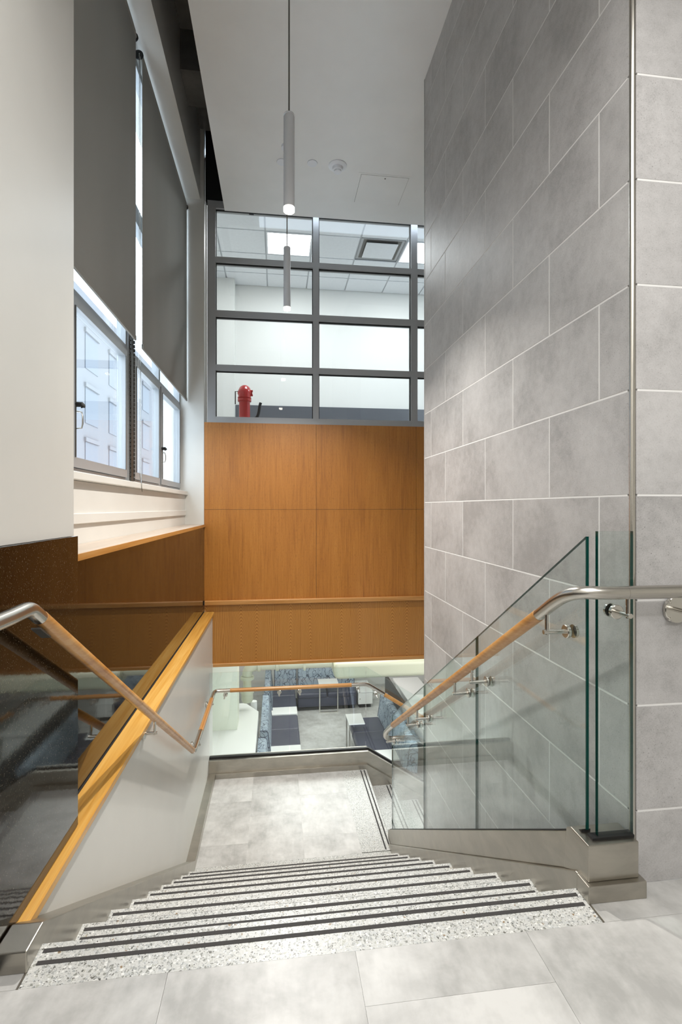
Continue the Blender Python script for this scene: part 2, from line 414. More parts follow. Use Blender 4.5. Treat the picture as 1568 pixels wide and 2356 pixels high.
# ------------------------------------------------------------------ left side: curb, wall, cap, granite, ledge
def curb_line(y, h): return h - SL * (y - NY)
base = prism('baseboard_left', [(1.34, .0), (1.34, .055), (NY, .055), (3.955, LZ + .052), (5.24, LZ + .052), (5.24, LZ - .1), (3.7, LZ - .3), (NY, -.35), (NY, 0)], 'x', -.70, XL, 'steel', bev=.003)
tag(base, 'brushed steel curb following the steps under the white stair wall', 'baseboard', **ST)
wl = box('wall_left', -.80, -.69, 1.47, 5.56, LZ - .3, .0, 'satin'); tag(wl, 'satin white stair wall below the golden oak cap board', 'wall', **ST)
wl2 = box('wall_left_side', -.80, -.70, -3.2, 1.47, -.16, .02, 'black'); tag(wl2, 'dark base behind the granite wall slab', 'wall', **ST)
cap = prism('trim_1', [(-.78, .0), (-.78, .03), (-.682, .03), (-.675, .024), (-.675, .0)], 'y', 1.45, 5.58, 'cap'); tag(cap, 'golden oak cap board along the top of the white stair wall', 'trim', **ST)
g1 = box('granite_slab', -.80, -.703, -3.2, 1.89, .034, 1.065, 'grann', bev=.002); tag(g1, 'polished black-brown granite slab at the near left beside the steel handrail', 'granite slab')
g2 = box('granite_slab', -.84, -.785, 1.89, 5.599, .034, .957, 'gran'); tag(g2, 'long polished granite slab under the wooden window ledge, set back from the near one', 'granite slab')
shadow = box('shadow_gap', -.785, -.779, 1.9, 5.58, .026, .034, 'black', g2)
led = thing('window_ledge', (-.87, 3.75, .957), 'wooden window ledge with pale top and orange oak front edge', 'ledge')
box('ledge_board', -.985, -.775, 1.895, YB - .002, .958, .983, 'ledge', led); box('edge_band', -.775, -.768, 1.895, YB - .002, .957, .984, 'trimy', led)
col_ = box('wall_left_column', -1.25, -.716, -3.2, 1.885, 1.066, 5.3, 'white'); tag(col_, 'off-white column wall above the near granite slab', 'wall', **ST)
colb = box('wall_left_core', -1.25, -.81, -3.2, 1.885, -.2, 1.064, 'white'); tag(colb, 'wall core behind the near granite slab', 'wall', **ST)

ww = thing('wall_window', (-1.1, 3.75, .5), 'off-white window wall under the sill with a moulded lip', 'wall', **ST)
box('wall_panel', -1.25, -.985, 1.886, YB + .1, .0, .957, 'white', ww); box('wall_panel', -1.25, -.987, 1.886, YB, .957, 1.30, 'white', ww)
box('moulding', -.987, -.972, 1.89, YB - .01, 1.085, 1.137, 'white', ww, bev=.003)
sill = box('window_sill', -1.12, -.955, 1.89, YB - .005, 1.302, 1.342, 'white', ww, bev=.004)
wr = box('wall_return', -1.25, -.786, YB, YB + .12, -.5, 5.3, 'white'); tag(wr, 'white return wall at the far end of the windows beside the wood panelling', 'wall', **ST)

# exterior windows
WX = -1.05
def window_unit(n, y0, y1, label, handle=None):
    w = thing('window_%d' % n, (WX, (y0 + y1) / 2, 1.342), label, 'window', kind='structure')
    z0, z1, zt, zt2, z2 = 1.342, 2.27, 2.27, 4.48, 4.56
    f = .028
    bm = bmesh.new()
    for a in ((y0, y0 + f), (y1 - f, y1)): addbox(bm, WX - .05, WX + .01, a[0], a[1], z0, 4.56)
    for zz in ((z0, z0 + .03), (z1 - .01, zt + .03), (3.30, 3.43), (4.46, 4.56)): addbox(bm, WX - .05, WX + .01, y0 + f, y1 - f, zz[0], zz[1])
    obj('frame', bm, 'walu', w)
    # opening sash
    bm = bmesh.new(); s = .035; a, b = y0 + f + .003, y1 - f - .003
    addbox(bm, WX - .03, WX + .022, a, a + s, z0 + .033, z1 - .013); addbox(bm, WX - .03, WX + .022, b - s, b, z0 + .033, z1 - .013)
    addbox(bm, WX - .03, WX + .022, a + s, b - s, z0 + .033, z0 + .085); addbox(bm, WX - .03, WX + .022, a + s, b - s, z1 - .06, z1 - .013)
    sash = obj('sash', bm, 'walu', w)
    bm = bmesh.new(); t = .006
    addbox(bm, WX + .022, WX + .026, a + s - .004, a + s + t, z0 + .085, z1 - .06); addbox(bm, WX + .022, WX + .026, b - s - t, b - s + .004, z0 + .085, z1 - .06)
    obj('bead', bm, 'wdark', sash)
    box('pane', WX - .006, WX, a + s, b - s, z0 + .085, z1 - .06, 'pane', sash)
    box('pane', WX - .02, WX - .014, y0 + f, y1 - f, zt + .03, 3.30, 'pane', w); box('pane', WX - .02, WX - .014, y0 + f, y1 - f, 3.43, 4.46, 'pane', w)
    if handle:
        hy = handle
        bm = bmesh.new(); addtube(bm, [(WX + .022, hy, 1.70), (WX + .05, hy, 1.70), (WX + .055, hy + .008, 1.69)], .014, 10); addtube(bm, [(WX + .045, hy, 1.70), (WX + .05, hy + .035, 1.695)], .007, 8)
        obj('cam_latch', bm, 'black', sash, smooth=True)
        tube('pull_handle', [(WX + .022, hy, 1.665), (WX + .05, hy, 1.66), (WX + .055, hy, 1.64), (WX + .055, hy, 1.60), (WX + .05, hy, 1.578), (WX + .022, hy, 1.575)], .004, 'chrome', sash, 8)
    return w
window_unit(2, 1.95, 2.66, 'first casement window half hidden behind the white column')
window_unit(3, 2.66, 3.66, 'tall casement window behind the nearer grey shade', 2.735)
window_unit(4, 3.79, 4.64, 'middle casement window behind the farther grey shade with hanging chain')
window_unit(5, 4.64, 5.59, 'farthest casement window next to the wood panelling', 4.68)
mu = thing('trim_2', (WX, 3.725, 1.342), 'dark hinged mullion strip between the casement windows', 'trim', **ST)
box('mullion', WX - .05, WX + .02, 3.66, 3.79, 1.342, 4.56, 'walu', mu); box('cover_strip', WX + .02, WX + .028, 3.70, 3.765, 1.345, 4.5, 'wdark', mu)
bm = bmesh.new()
for q in range(34):
    for yy in (3.690, 3.775): addbox(bm, WX + .02, WX + .034, yy - .006, yy + .006, 1.36 + q * .03, 1.36 + q * .03 + .022)
o = obj('hinge', bm, 'wdark', mu); o['kind'] = 'stuff'
hd = box('trim_3', WX - .05, WX + .005, 1.89, YB, 4.56, 4.62, 'walu'); tag(hd, 'aluminium head rail above the casement windows', 'trim', **ST)

# roller shades
def shade(y0, y1, label, chain=False):
    s = thing('roller_shade', (-.965, (y0 + y1) / 2, 2.32), label, 'roller shade', 'grey roller shades at the windows')
    box('fabric', -.9665, -.9635, y0, y1, 2.335, 4.46, 'shade', s)
    prism('hem_bar', [(-.972, 2.318), (-.958, 2.318), (-.958, 2.352), (-.972, 2.352)], 'y', y0, y1, 'shade', s, bev=.003)
    lathe('roller', [(.026, 0), (.026, y1 - y0 + .02)], (-.985, y0 - .01, 4.43), (0, 1, 0), 'shade', s, 20)
    lathe('roller_end', [(.03, 0), (.033, .003), (.033, .012), (.03, .015)], (-.985, y0 - .026, 4.43), (0, 1, 0), 'black', s, 20)
    lathe('roller_end', [(.03, 0), (.033, .003), (.033, .012), (.03, .015)], (-.985, y1 + .011, 4.43), (0, 1, 0), 'black', s, 20)
    if chain:
        tube('chain', [(-.972, 3.72, 4.41), (-.972, 3.716, 3.0), (-.97, 3.70, 1.45), (-.955, 3.702, 1.33), (-.95, 3.705, 1.28), (-.953, 3.715, 1.29), (-.966, 3.732, 1.5), (-.972, 3.748, 4.41)], .0022, 'chrome', s, 6)
    return s
shade(2.0, 3.60, 'grey roller shade at the nearer window beside the white column')
shade(3.775, 5.575, 'grey roller shade at the farther window next to the panelled wall', True)

# soffit box, exposed concrete above
so = box('ceiling_soffit', -1.25, -.825, 1.886, YB, 4.53, 5.3, 'white'); tag(so, 'white boxed soffit running above the window shades', 'soffit', **ST)
sl = box('ceiling_slab', -1.3, -.3, -3.2, YB + .3, 5.3, 5.45, 'concrete'); tag(sl, 'raw concrete slab seen in the gap beside the white ceiling', 'ceiling', **ST)
for k, (a, b) in enumerate(((2.2, 2.6), (4.45, 4.85))):
    tag(box('ceiling_beam', -.824, -.45, a, b, 4.95, 5.3, 'concrete'), ['raw concrete beam nearer the viewer above the ceiling gap', 'raw concrete beam at the far end of the ceiling gap'][k], 'beam', **ST)
pv = box('wall_plenum', -.772, 3.2, YB + .02, YB + .1, 4.53, 5.3, 'void'); tag(pv, 'dark wall above the glazed partition inside the ceiling void', 'wall', **ST)
pv2 = box('wall_plenum_side', -.30, -.25, -3.2, YB, CZ + .05, 5.3, 'void'); tag(pv2, 'dark side of the ceiling void', 'wall', **ST)
cl = box('ceiling', -.552, 3.2, -3.2, 5.47, CZ, CZ + .05, 'ceil'); tag(cl, 'flat white plasterboard ceiling over the stairwell', 'ceiling', **ST)
ap = thing('access_panel', (1.04, 4.92, CZ), 'square white access panel flush in the ceiling', 'access panel')
bm = bmesh.new()
for a in ((.775, .80, 4.68, 5.16), (1.27, 1.295, 4.68, 5.16), (.80, 1.27, 4.68, 4.70), (.80, 1.27, 5.14, 5.16)): addbox(bm, a[0], a[1], a[2], a[3], CZ - .002, CZ)
obj('panel_frame', bm, 'ceil', ap); box('panel_door', .803, 1.267, 4.703, 5.137, CZ - .0035, CZ, 'ceil', ap); lathe('latch', [(.007, 0), (.007, .002)], (1.04, 4.735, CZ - .0055), (0, 0, 1), 'wdark', ap, 10)
bx_ = box('panel_gap', .8005, 1.2695, 4.7005, 5.1395, CZ - .0006, CZ, 'wdark', ap)
sd = thing('smoke_detector', (.563, 4.615, CZ), 'round white smoke detector on the stairwell ceiling', 'smoke detector')
lathe('base_plate', [(.085, 0), (.085, .008), (.07, .018), (.055, .02)], (.563, 4.615, CZ), (0, 0, -1), 'lampw', sd); lathe('sensor', [(.05, 0), (.045, .022), (.034, .028), (.034, .042), (.02, .046)], (.563, 4.615, CZ - .02), (0, 0, -1), 'lampw', sd)
for (x, y, lb) in ((.327, 4.609, 'small round white cover plate between the pendant and the smoke detector'), (.048, 4.628, 'small round white cover plate half hidden behind the near pendant')):
    tag(lathe('cover_plate', [(.046, 0), (.048, .003), (.046, .007), (.03, .008)], (x, y, CZ), (0, 0, -1), 'lampw'), lb, 'cover plate', 'round ceiling cover plates')

# pendants
def pendant(x, y, zt, zb, label):
    p = thing('pendant_lamp', (x, y, zb), label, 'pendant lamp', 'slim cylinder pendant lamps')
    r = .031
    tube('cord', [(x, y, zt), (x, y, CZ)], .0045, 'cord', p, 8)
    lathe('body', [(.02, zt - .012), (.026, zt - .012), (r, zt - .02), (r, zb + .025)], (x, y, 0), (0, 0, 1), 'lampw', p)
    lathe('top_cap', [(.012, zt + .002), (.028, zt - .004), (r + .0005, zt - .012), (r + .0005, zt - .014)], (x, y, 0), (0, 0, 1), 'lampw', p)
    lathe('diffuser', [(.030, zb + .024), (.0305, zb + .004), (.026, zb), (.008, zb - .002)], (x, y, 0), (0, 0, 1), 'lampe', p)
    d = bpy.data.lights.new('pendant_light', 'AREA'); d.shape = 'DISK'; d.size = .05; d.energy = 25; d.spread = math.radians(118); d.color = (1, .96, .9)
    lo = bpy.data.objects.new('pendant_light', d); COL.objects.link(lo); lo.location = (x, y, zb - .006)
    lathe('canopy', [(.05, CZ), (.05, CZ - .02), (.01, CZ - .024)], (x, y, 0), (0, 0, 1), 'lampw', p)
pendant(.069, 2.814, 3.374, 2.823, 'nearer and larger-looking white cylinder pendant hanging on a long cord')
pendant(.091, 4.425, 3.464, 2.905, 'farther white cylinder pendant hanging in front of the glazed partition')

# ------------------------------------------------------------------ back wall: wood bulkhead
wb_ = box('wall_back', -.95, 3.2, YB + .022, YB + .16, -.55, 2.10, 'alu'); tag(wb_, 'bulkhead wall clad in warm orange wood panels', 'wall', **ST)
for (x0, x1) in ((-.784, .4395), (.4425, 1.5935), (1.5965, 2.75)):
    for (z0, z1) in ((.145, 1.1445), (1.1475, 2.10)): box('wood_panel', x0, x1, YB, YB + .02, z0, z1, 'panel', wb_)
for (x0, x1) in ((-.784, 1.2), (1.2, 2.75)): box('veneer_panel', x0 + .0003, x1 - .0003, YB + .004, YB + .02, -.54, .10, 'cath', wb_)
rl = prism('trim_4', [(YB - .03, .105), (YB - .022, .10), (YB, .10), (YB, .15), (YB - .022, .15), (YB - .03, .143)], 'x', -.775, 2.75, 'trimw'); tag(rl, 'oak rail moulding between the upper panels and the veneer band', 'trim', **ST)
bl = prism('trim_5', [(YB - .02, -.575), (YB + .16, -.575), (YB + .16, -.55), (YB + .02, -.54), (YB - .016, -.54), (YB - .02, -.545)], 'x', -.69, 2.75, 'trimw'); tag(bl, 'oak edging along the bottom of the veneer band', 'trim', **ST)

# glazed partition above
gp = thing('window_1', (.9, YB + .05, 2.10), 'grey framed glazed partition above the wood panels', 'glazed partition', **ST)
ms = [(-.75, -.663), (.405, .470), (1.535, 1.611), (2.60, 2.67)]
zs = [(2.10, 2.165), (2.672, 2.737), (3.265, 3.333), (3.862, 3.920), (4.45, 4.53)]
for a, b in ms: box('mullion', a, b, YB, YB + .10, 2.10, 4.53, 'alu', gp)
for (a, b), (c, d) in zip(ms, ms[1:]):
    for (z0, z1) in zs: box('transom', b, c, YB + .002, YB + .10, z0, z1, 'alu', gp)
    for (z0, z1), (z2, z3) in zip(zs, zs[1:]):
        p = box('pane', b, c, YB + .048, YB + .056, z1, z2, 'pane', gp)
        bm = bmesh.new(); addbox(bm, b, c, YB + .03, YB + .047, z2 - .012, z2); addbox(bm, b, b + .008, YB + .03, YB + .047, z1, z2 - .012); addbox(bm, c - .008, c, YB + .03, YB + .047, z1, z2 - .012)
        obj('gasket', bm, 'black', p)

# room behind the glazed partition
RY, RC = 8.75, 5.0
rm = box('wall_room_back', -1.2, 4.2, RY, RY + .1, 1.9, RC + .1, 'roomwhite'); tag(rm, 'white far wall of the room behind the glazed partition', 'wall', **ST)
box('low_band', -.72, 4.2, RY - .03, RY - .001, 1.9, 2.93, 'dgrey', rm)  # plain dark grey band across the lower part of the far wall
rcol = box('wall_room_column', -1.149, -.70, RY - .25, RY - .001, 1.9, RC, 'roomwhite'); tag(rcol, 'white column at the left of the room behind the glazing', 'column', **ST)
for nm, a in (('wall_room_left', (-1.2, -1.15, YB + .16, RY)), ('wall_room_right', (4.2, 4.3, YB + .16, RY))):
    tag(box(nm, a[0], a[1], a[2], a[3], 1.9, RC, 'roomwhite'), 'white side wall of the room behind the glazing, ' + nm.split('_')[-1], 'wall', **ST)
tag(box('floor_room', -1.15, 4.2, YB + .16, RY, 1.8, 1.9, 'floor'), 'floor of the room behind the glazed partition', 'floor', **ST)
tag(box('wall_room_front', -1.15, -.772, YB + .12, YB + .16, 1.9, RC + .1, 'roomwhite'), 'inner face of the wall left of the glazing', 'wall', **ST)
rcl = box('ceiling_room', -1.2, 4.3, YB + .1, RY + .1, RC + .012, RC + .06, 'cgrid'); tag(rcl, 'suspended tile ceiling of the room behind the glazing', 'ceiling', **ST)
gx = [-.157 + .672 * k for k in range(-3, 7)]; gy = [5.72 + .637 * k for k in range(6)]
LT = {(3, 2), (6, 2)}; DF = {(5, 2)}
lights = [(-.02, 7.19), (1.83, 7.15)]
cache2 = {}
for i in range(len(gx) - 1):
    for j in range(len(gy) - 1):
        x0, x1, y0, y1 = gx[i] + .011, gx[i + 1] - .011, gy[j] + .011, min(gy[j + 1], RY) - .011
        x0 = max(x0, -1.148)
        if x1 - x0 < .05 or y1 - y0 < .05 or (i, j) in LT or (i, j) in DF: continue
        if y0 < YB + .17: y0 = YB + .17
        share_box('ceiling_tile', cache2, x0, x1, y0, y1, RC - .001, RC + .012, 'ctile', rcl)
for k, (i, j) in enumerate(sorted(LT)):
    x0, x1, y0, y1 = gx[i] + .012, gx[i + 1] - .012, gy[j] + .012, gy[j + 1] - .012
    t = thing('ceiling_light', ((x0 + x1) / 2, (y0 + y1) / 2, RC - .006), ['bright square ceiling light panel seen through the upper left pane', 'bright square ceiling light panel partly cut off by the tiled wall'][k], 'ceiling light', 'ceiling light panels')
    bm = bmesh.new()
    for a in ((x0, x0 + .02, y0, y1), (x1 - .02, x1, y0, y1), (x0 + .02, x1 - .02, y0, y0 + .02), (x0 + .02, x1 - .02, y1 - .02, y1)): addbox(bm, a[0], a[1], a[2], a[3], RC - .006, RC + .011)
    obj('light_frame', bm, 'lampw', t); box('light_panel', x0 + .02, x1 - .02, y0 + .02, y1 - .02, RC - .003, RC + .01, 'troff', t)
    l = area('panel_light', ((x0 + x1) / 2, (y0 + y1) / 2, RC - .012), (0, 0, 0), .55, .55, 29, (.95, .98, 1))
for (i, j) in DF:
    x0, x1, y0, y1 = gx[i] + .012, gx[i + 1] - .012, gy[j] + .012, gy[j + 1] - .012
    t = thing('air_diffuser', ((x0 + x1) / 2, (y0 + y1) / 2, RC - .02), 'square grey air diffuser in the suspended tile ceiling', 'air diffuser')
    bm = bmesh.new(); xm, ym = (x0 + x1) / 2, (y0 + y1) / 2
    o1 = [(x0, y0), (x1, y0), (x1, y1), (x0, y1)]; 
    def ring(s, z): return [bm.verts.new((xm + (x - xm) * s, ym + (y - ym) * s, z)) for x, y in o1]
    rs = [ring(1, RC - .002), ring(1, RC + .01), ring(.93, RC + .01), ring(.86, RC + .0115)]
    for A, B in zip(rs, rs[1:]):
        for q in range(4): bm.faces.new((A[q], A[(q + 1) % 4], B[(q + 1) % 4], B[q]))
    obj('outer_frame', bm, 'walu', t); box('throat', x0 + .02, x1 - .02, y0 + .02, y1 - .02, RC + .0112, RC + .0119, 'wdark', t)
    box('plate', x0 + .09, x1 - .09, y0 + .09, y1 - .09, RC - .012, RC - .006, 'ctile', t)
# red standpipe
rp = thing('standpipe', (-.445, 7.1, 1.9), 'glossy red standpipe with a domed elbow seen through the lowest left pane', 'pipe')
px_, py_ = -.445, 7.10
lathe('riser_pipe', [(.076, 0), (.076, .75)], (px_, py_, 1.90), (0, 0, 1), 'red', rp)
lathe('coupling', [(.076, 0), (.094, .004), (.094, .04), (.084, .046), (.094, .052), (.094, .06), (.076, .064)], (px_, py_, 2.645), (0, 0, 1), 'red', rp)
tube('elbow', bez((px_, py_, 2.69), (px_, py_, 2.81), (px_, py_ + .03, 2.83), (px_, py_ + .22, 2.80), 12), .086, 'red', rp, 24)
lathe('dome', [(.088, -.03), (.098, .0), (.096, .02), (.086, .05), (.064, .075), (.033, .09), (.0, .095)], (px_, py_ + .02, 2.765), (0, 0, 1), 'red', rp)
bm = bmesh.new(); addtube(bm, [(px_ + .08, py_, 2.80), (px_ + .115, py_, 2.80)], .014, 8); addtube(bm, [(px_ + .08, py_, 2.74), (px_ + .115, py_, 2.74)], .014, 8); addtube(bm, [(px_ + .10, py_, 2.73), (px_ + .10, py_, 2.81)], .008, 8); obj('bolt', bm, 'red', rp, smooth=True)
tube('bracket', [(px_ - .09, py_ + .05, 2.80), (px_ - .13, py_ + .05, 2.80), (px_ - .13, py_ + .05, 2.62)], .008, 'wdark', rp, 8)
tube('hose_valve', bez((px_ + .08, py_ + .1, 2.42), (px_ + .22, py_ + .1, 2.42), (px_ + .18, py_ + .1, 2.55), (px_ + .22, py_ + .1, 2.66), 10), .02, 'black', rp, 10)

# ------------------------------------------------------------------ right: porcelain tile wall
TZ = [1.205 + .327 * k for k in range(-14, 11)]
XW, YW, YE = 1.0905, 1.42, 3.600
wr_ = box('wall_right', XW + .0008, 1.30, YW + .02, YE, LOU, CZ, 'grout'); tag(wr_, 'stair wall of large grey porcelain tiles with white joints', 'wall', **ST)
wf = box('wall_right_return', XW + .02, 3.2, YW + .0008, YW + .2, .0, CZ, 'grout'); tag(wf, 'tiled wall face at the right edge behind the steel handrail', 'wall', **ST)
jA = [1.892, 2.516, 3.146]; jB = [1.578, 2.206, 2.836, 3.447]
GW = .0032; tc = {}
for k, z in enumerate(TZ):
    z0, z1 = max(z, LOU) + GW, min(z + .327, CZ) - GW
    if z1 - z0 < .02: continue
    js = [YW + .012] + (jB if k % 2 == 0 else jA) + [YE]
    # course starting at z=1.205 (k=14) carries the joints jA
    js = [YW + .012] + (jA if (k % 2 == 0) else jB) + [YE]
    for a, b in zip(js, js[1:]):
        share_box('tile', tc, XW, XW + .012, a + (GW if a > YW + .02 else 0), b - (GW if b < YE else 0), z0, z1, 'tile', wr_, bev=.0007)
    if z1 > .02:
        z0 = max(z0, .0); xs = [XW + .016] + ([1.70, 2.33, 2.96] if k % 2 == 0 else [1.39, 2.02, 2.65]) + [3.2]
        for a, b in zip(xs, xs[1:]):
            share_box('tile', tc, a + (GW if a > 1.2 else 0), b - GW, YW, YW + .012, z0, z1, 'tile', wf, bev=.0007)
ct = lathe('trim_6', [(.009, .10), (.009, CZ)], (XW + .008, YW + .008, 0), (0, 0, 1), 'tube', seg=16); tag(ct, 'stainless corner bead at the edge of the tiled wall', 'trim', **ST)
we = box('wall_right_end', 1.089, 1.30, YE + .001, YE + .012, LOU, CZ, 'tile'); tag(we, 'tiled end face of the stair wall', 'wall', **ST)

# right curb, clad shoe and pedestal
cb = prism('baseboard_right', [(1.42, 0), (1.42, .05), (NY, .05), (4.12, curb_line(4.12, .05)), (4.12, LZ - .2), (3.7, LZ - .3), (NY, -.35), (NY, 0)], 'x', XR, 1.0, 'steel', bev=.003); tag(cb, 'brushed steel curb along the right side of the upper steps', 'baseboard', **ST)
gs = thing('glass_balustrade', (.955, 2.75, LZ), 'sloping glass balustrade in a steel shoe along the right side of the steps', 'balustrade')
T0 = .165
sh = prism('shoe', [(1.506, .004), (1.506, T0 - SL * .066), (4.10, T0 - SL * 2.66), (4.10, curb_line(4.10, .05)), (1.51, curb_line(1.51, .05))], 'x', .925, 1.0, 'steel', gs, bev=.003)
prism('gasket', [(1.44, T0 - .02), (1.44, T0 + .004), (4.08, T0 + .004 - SL * 2.64), (4.08, T0 - .02 - SL * 2.64)], 'x', .936, .966, 'black', gs)
def gtop(y): return 1.078 - .622 * (y - 1.432)
def gbot(y): return T0 + .002 - SL * (y - 1.44)
for a, b in ((1.434, 2.286), (2.292, 3.14), (3.146, 4.05)):
    prism('glass_panel', [(a, gbot(a)), (a, gtop(a)), (b, gtop(b)), (b, gbot(b))], 'x', .946, .957, 'glass', gs, edge_mat='gedge')
pd = thing('balustrade_pedestal', (1.0, 1.40, 0), 'square steel pedestal with a stepped plinth at the head of the stairs', 'pedestal')
box('plinth', XR - .001, 1.095, 1.361, 1.419, 0, .051, 'steel', pd, bev=.002)
prism('box', [(1.378, .051), (1.378, .160), (1.47, .160), (1.493, .145), (1.505, .004), (1.43, .051)], 'x', .918, 1.082, 'steel', pd, bev=.003)
box('gasket', .945, 1.083, 1.398, 1.425, .158, .167, 'black', pd)
g3 = thing('glass_screen', (1.02, 1.411, .165), 'narrow upright glass panel standing on the steel pedestal beside the tiled wall', 'glass panel')
prism('glass_panel', [(.968, .166), (1.084, .166), (1.084, 1.094), (.968, 1.094)], 'y', 1.405, 1.418, 'glass', g3, edge_mat='gedge')

# back balustrade on the landing
gb = thing('glass_balustrade', (.5, 5.30, LZ), 'glass balustrade in a steel shoe along the back of the landing', 'balustrade')
def prf(x, h): return LZ + h - SL * max(0, x - .98)
XE = 3.4
prism('plinth', [(XL, LZ), (XL, LZ + .05), (.95, LZ + .05), (XE, LZ + .05 - SL * (XE - .95)), (XE, LZ - .25 - SL * (XE - .95)), (.95, LZ - .25)], 'y', 5.212, 5.37, 'steel', gb, bev=.002)
prism('shoe', [(-.69, LZ + .05), (-.69, LZ + .175), (.97, LZ + .175), (XE, LZ + .175 - SL * (XE - .97)), (XE, LZ + .05 - SL * (XE - .97)), (.95, LZ + .05)], 'y', 5.24, 5.37, 'steel', gb, bev=.003)
prism('gasket', [(-.689, LZ + .17), (-.689, LZ + .192), (.975, LZ + .192), (XE, LZ + .192 - SL * (XE - .975)), (XE, LZ + .17 - SL * (XE - .975)), (.97, LZ + .17)], 'y', 5.285, 5.318, 'black', gb)
zt, zb = -.545, LZ + .18
for pts in ([(-.688, zb), (-.688, zt), (.134, zt), (.134, zb)], [(.140, zb), (.140, zt), (.948, zt), (.948, zb)],
            [(.954, zb), (.954, zt), (1.95, zt - .622 * .996), (1.95, zb - SL * .98)], [(1.956, zb - SL * .984), (1.956, zt - .622 * 1.0), (2.95, zt - .622 * 1.996), (2.95, zb - SL * 1.98)]):
    prism('glass_panel', pts, 'y', 5.295, 5.307, 'glass', gb, edge_mat='glass')

# ------------------------------------------------------------------ handrails
RR = .0195
def bracket(parent, rail, wall, glass=False, disc=.022):
    """stem below the rail, arm to the wall point, round disc on the wall"""
    r = Vector(rail); w = Vector(wall); d = Vector((w.x - r.x, w.y - r.y, 0)); d.normalize()
    low = Vector((r.x, r.y, w.z)); 
    bm = bmesh.new(); addtube(bm, [low - Vector((0, 0, .008)), Vector((r.x, r.y, r.z - RR + .004))], .0062, 10); addtube(bm, [low - d * .012, w], .0075, 12)
    b = obj('bracket', bm, 'chrome', parent, smooth=True)
    lathe('disc', [(disc - .002, -.014), (disc, -.012), (disc, -.003)], w, d, 'chrome', b, 20)
    lathe('washer', [(disc - .003, -.003), (disc - .003, .001)], w, d, 'black', b, 20)
    if glass: lathe('back_disc', [(disc, .0), (disc, .008), (disc - .002, .010)], w + d * .014, d, 'chrome', b, 20)
    return b
hr = thing('handrail', (.868, 2.6, 0), 'oak and steel handrail bracketed to the glass on the right of the steps', 'handrail')
RX = .868
tube('steel_tube', [(2.4, 1.345, .917), (1.6, 1.345, .917), (1.015, 1.345, .917)], RR, 'tube', hr, 20)
tube('steel_tube', [(1.0145, 1.345, .917)] + bez((.97, 1.345, .917), (.865, 1.345, .919), (.868, 1.385, .925), (RX, 1.50, .852), 18) + [(RX, 1.57, .808)], RR, 'tube', hr, 20)
tube('wood_rail', [(RX, 1.5705, .8077), (RX, 3.67, -.466)], RR + .001, 'raily', hr, 20)
SLR = (.808 + .466) / (3.67 - 1.57)
tube('steel_tube', [(RX, 3.6705, -.4665)] + bez((RX, 3.74, -.51), (RX, 3.99, -.66), (RX - .005, 4.02, -.73), (.94, 4.02, -.735), 18) + [(1.04, 4.02, -.735)] + bez((1.04, 4.02, -.735), (1.14, 4.02, -.735), (1.14, 4.02, -.735), (1.24, 4.02, -.80), 8), RR, 'tube', hr, 20)
tube('wood_rail', [(1.2405, 4.02, -.8003), (2.6, 4.02, -.8003 - SL * 1.36)], RR + .001, 'railx', hr, 20)
for y in (1.52, 2.147, 2.363, 3.025, 3.247):
    zr = .808 - SLR * (y - 1.57) if y > 1.55 else .838
    bracket(hr, (RX, y, zr), (.944, y, zr - .075), True)
bracket(hr, (RX + .015, 3.93, -.63), (.944, 3.93, -.715), True)
bracket(hr, (1.021, 1.345, .917), (1.021, 1.404, .850), True)
b = bracket(hr, (1.235, 1.345, .917), (1.235, 1.419, .848), False, .042)
for dx, dz in ((.028, .028), (-.028, .028), (.028, -.028), (-.028, -.028)): lathe('screw', [(.007, 0), (.006, .004), (.003, .005)], (1.235 + dx, 1.405, .848 + dz), (0, -1, 0), 'chrome', b, 10)

hl = thing('handrail', (-.63, 2.6, 0), 'oak and steel handrail on the left stair wall continuing around the landing', 'handrail')
LX = -.628; LRZ = -.700
tube('steel_tube', [(LX, -.6, .905), (LX, 1.0, .905)] + bez((LX, 1.27, .905), (LX, 1.37, .908), (LX, 1.365, .912), (LX, 1.405, .887), 14) + [(LX, 1.43, .871)], RR, 'tube', hl, 20)
sl_l = (.871 + .66) / (3.87 - 1.43)
tube('wood_rail', [(LX, 1.4305, .8707), (LX, 3.87, -.66)], RR + .001, 'raily', hl, 20)
tube('steel_tube', [(LX, 3.8705, -.6603)] + bez((LX, 3.90, -.68), (LX, 3.94, -.70), (LX, 3.94, -.70), (LX, 4.0, -.70), 8) + [(LX, 4.28, -.70)], RR, 'tube', hl, 20)
tube('wood_rail', [(LX, 4.2805, LRZ), (LX, 4.98, LRZ)], RR + .001, 'raily', hl, 20)
tube('steel_tube', [(LX, 4.9805, LRZ)] + bez((LX, 5.09, LRZ), (LX, 5.2, LRZ), (LX, 5.2, LRZ), (LX + .11, 5.2, LRZ), 10) + [(-.47, 5.2, LRZ)], RR, 'tube', hl, 20)
tube('wood_rail', [(-.4695, 5.2, LRZ), (.78, 5.2, LRZ)], RR + .001, 'railx', hl, 20)
tube('steel_tube', [(.7805, 5.2, LRZ)] + bez((.86, 5.2, LRZ), (.95, 5.2, LRZ), (.95, 5.2, LRZ), (1.03, 5.2, LRZ - .051), 10) + [(1.13, 5.2, LRZ - .115)], RR, 'tube', hl, 20)
tube('wood_rail', [(1.1305, 5.2, LRZ - .1153), (2.8, 5.2, LRZ - .115 - SL * 1.67)], RR + .001, 'railx', hl, 20)
pl_ = prism('join_plate', [(1.405, .846), (1.465, .808), (1.467, .812), (1.407, .850)], 'x', LX - .012, LX + .012, 'wdark', hl)
bracket(hl, (LX, 2.70, .871 - sl_l * 1.27), (-.6895, 2.70, .871 - sl_l * 1.27 - .08), False, .03)
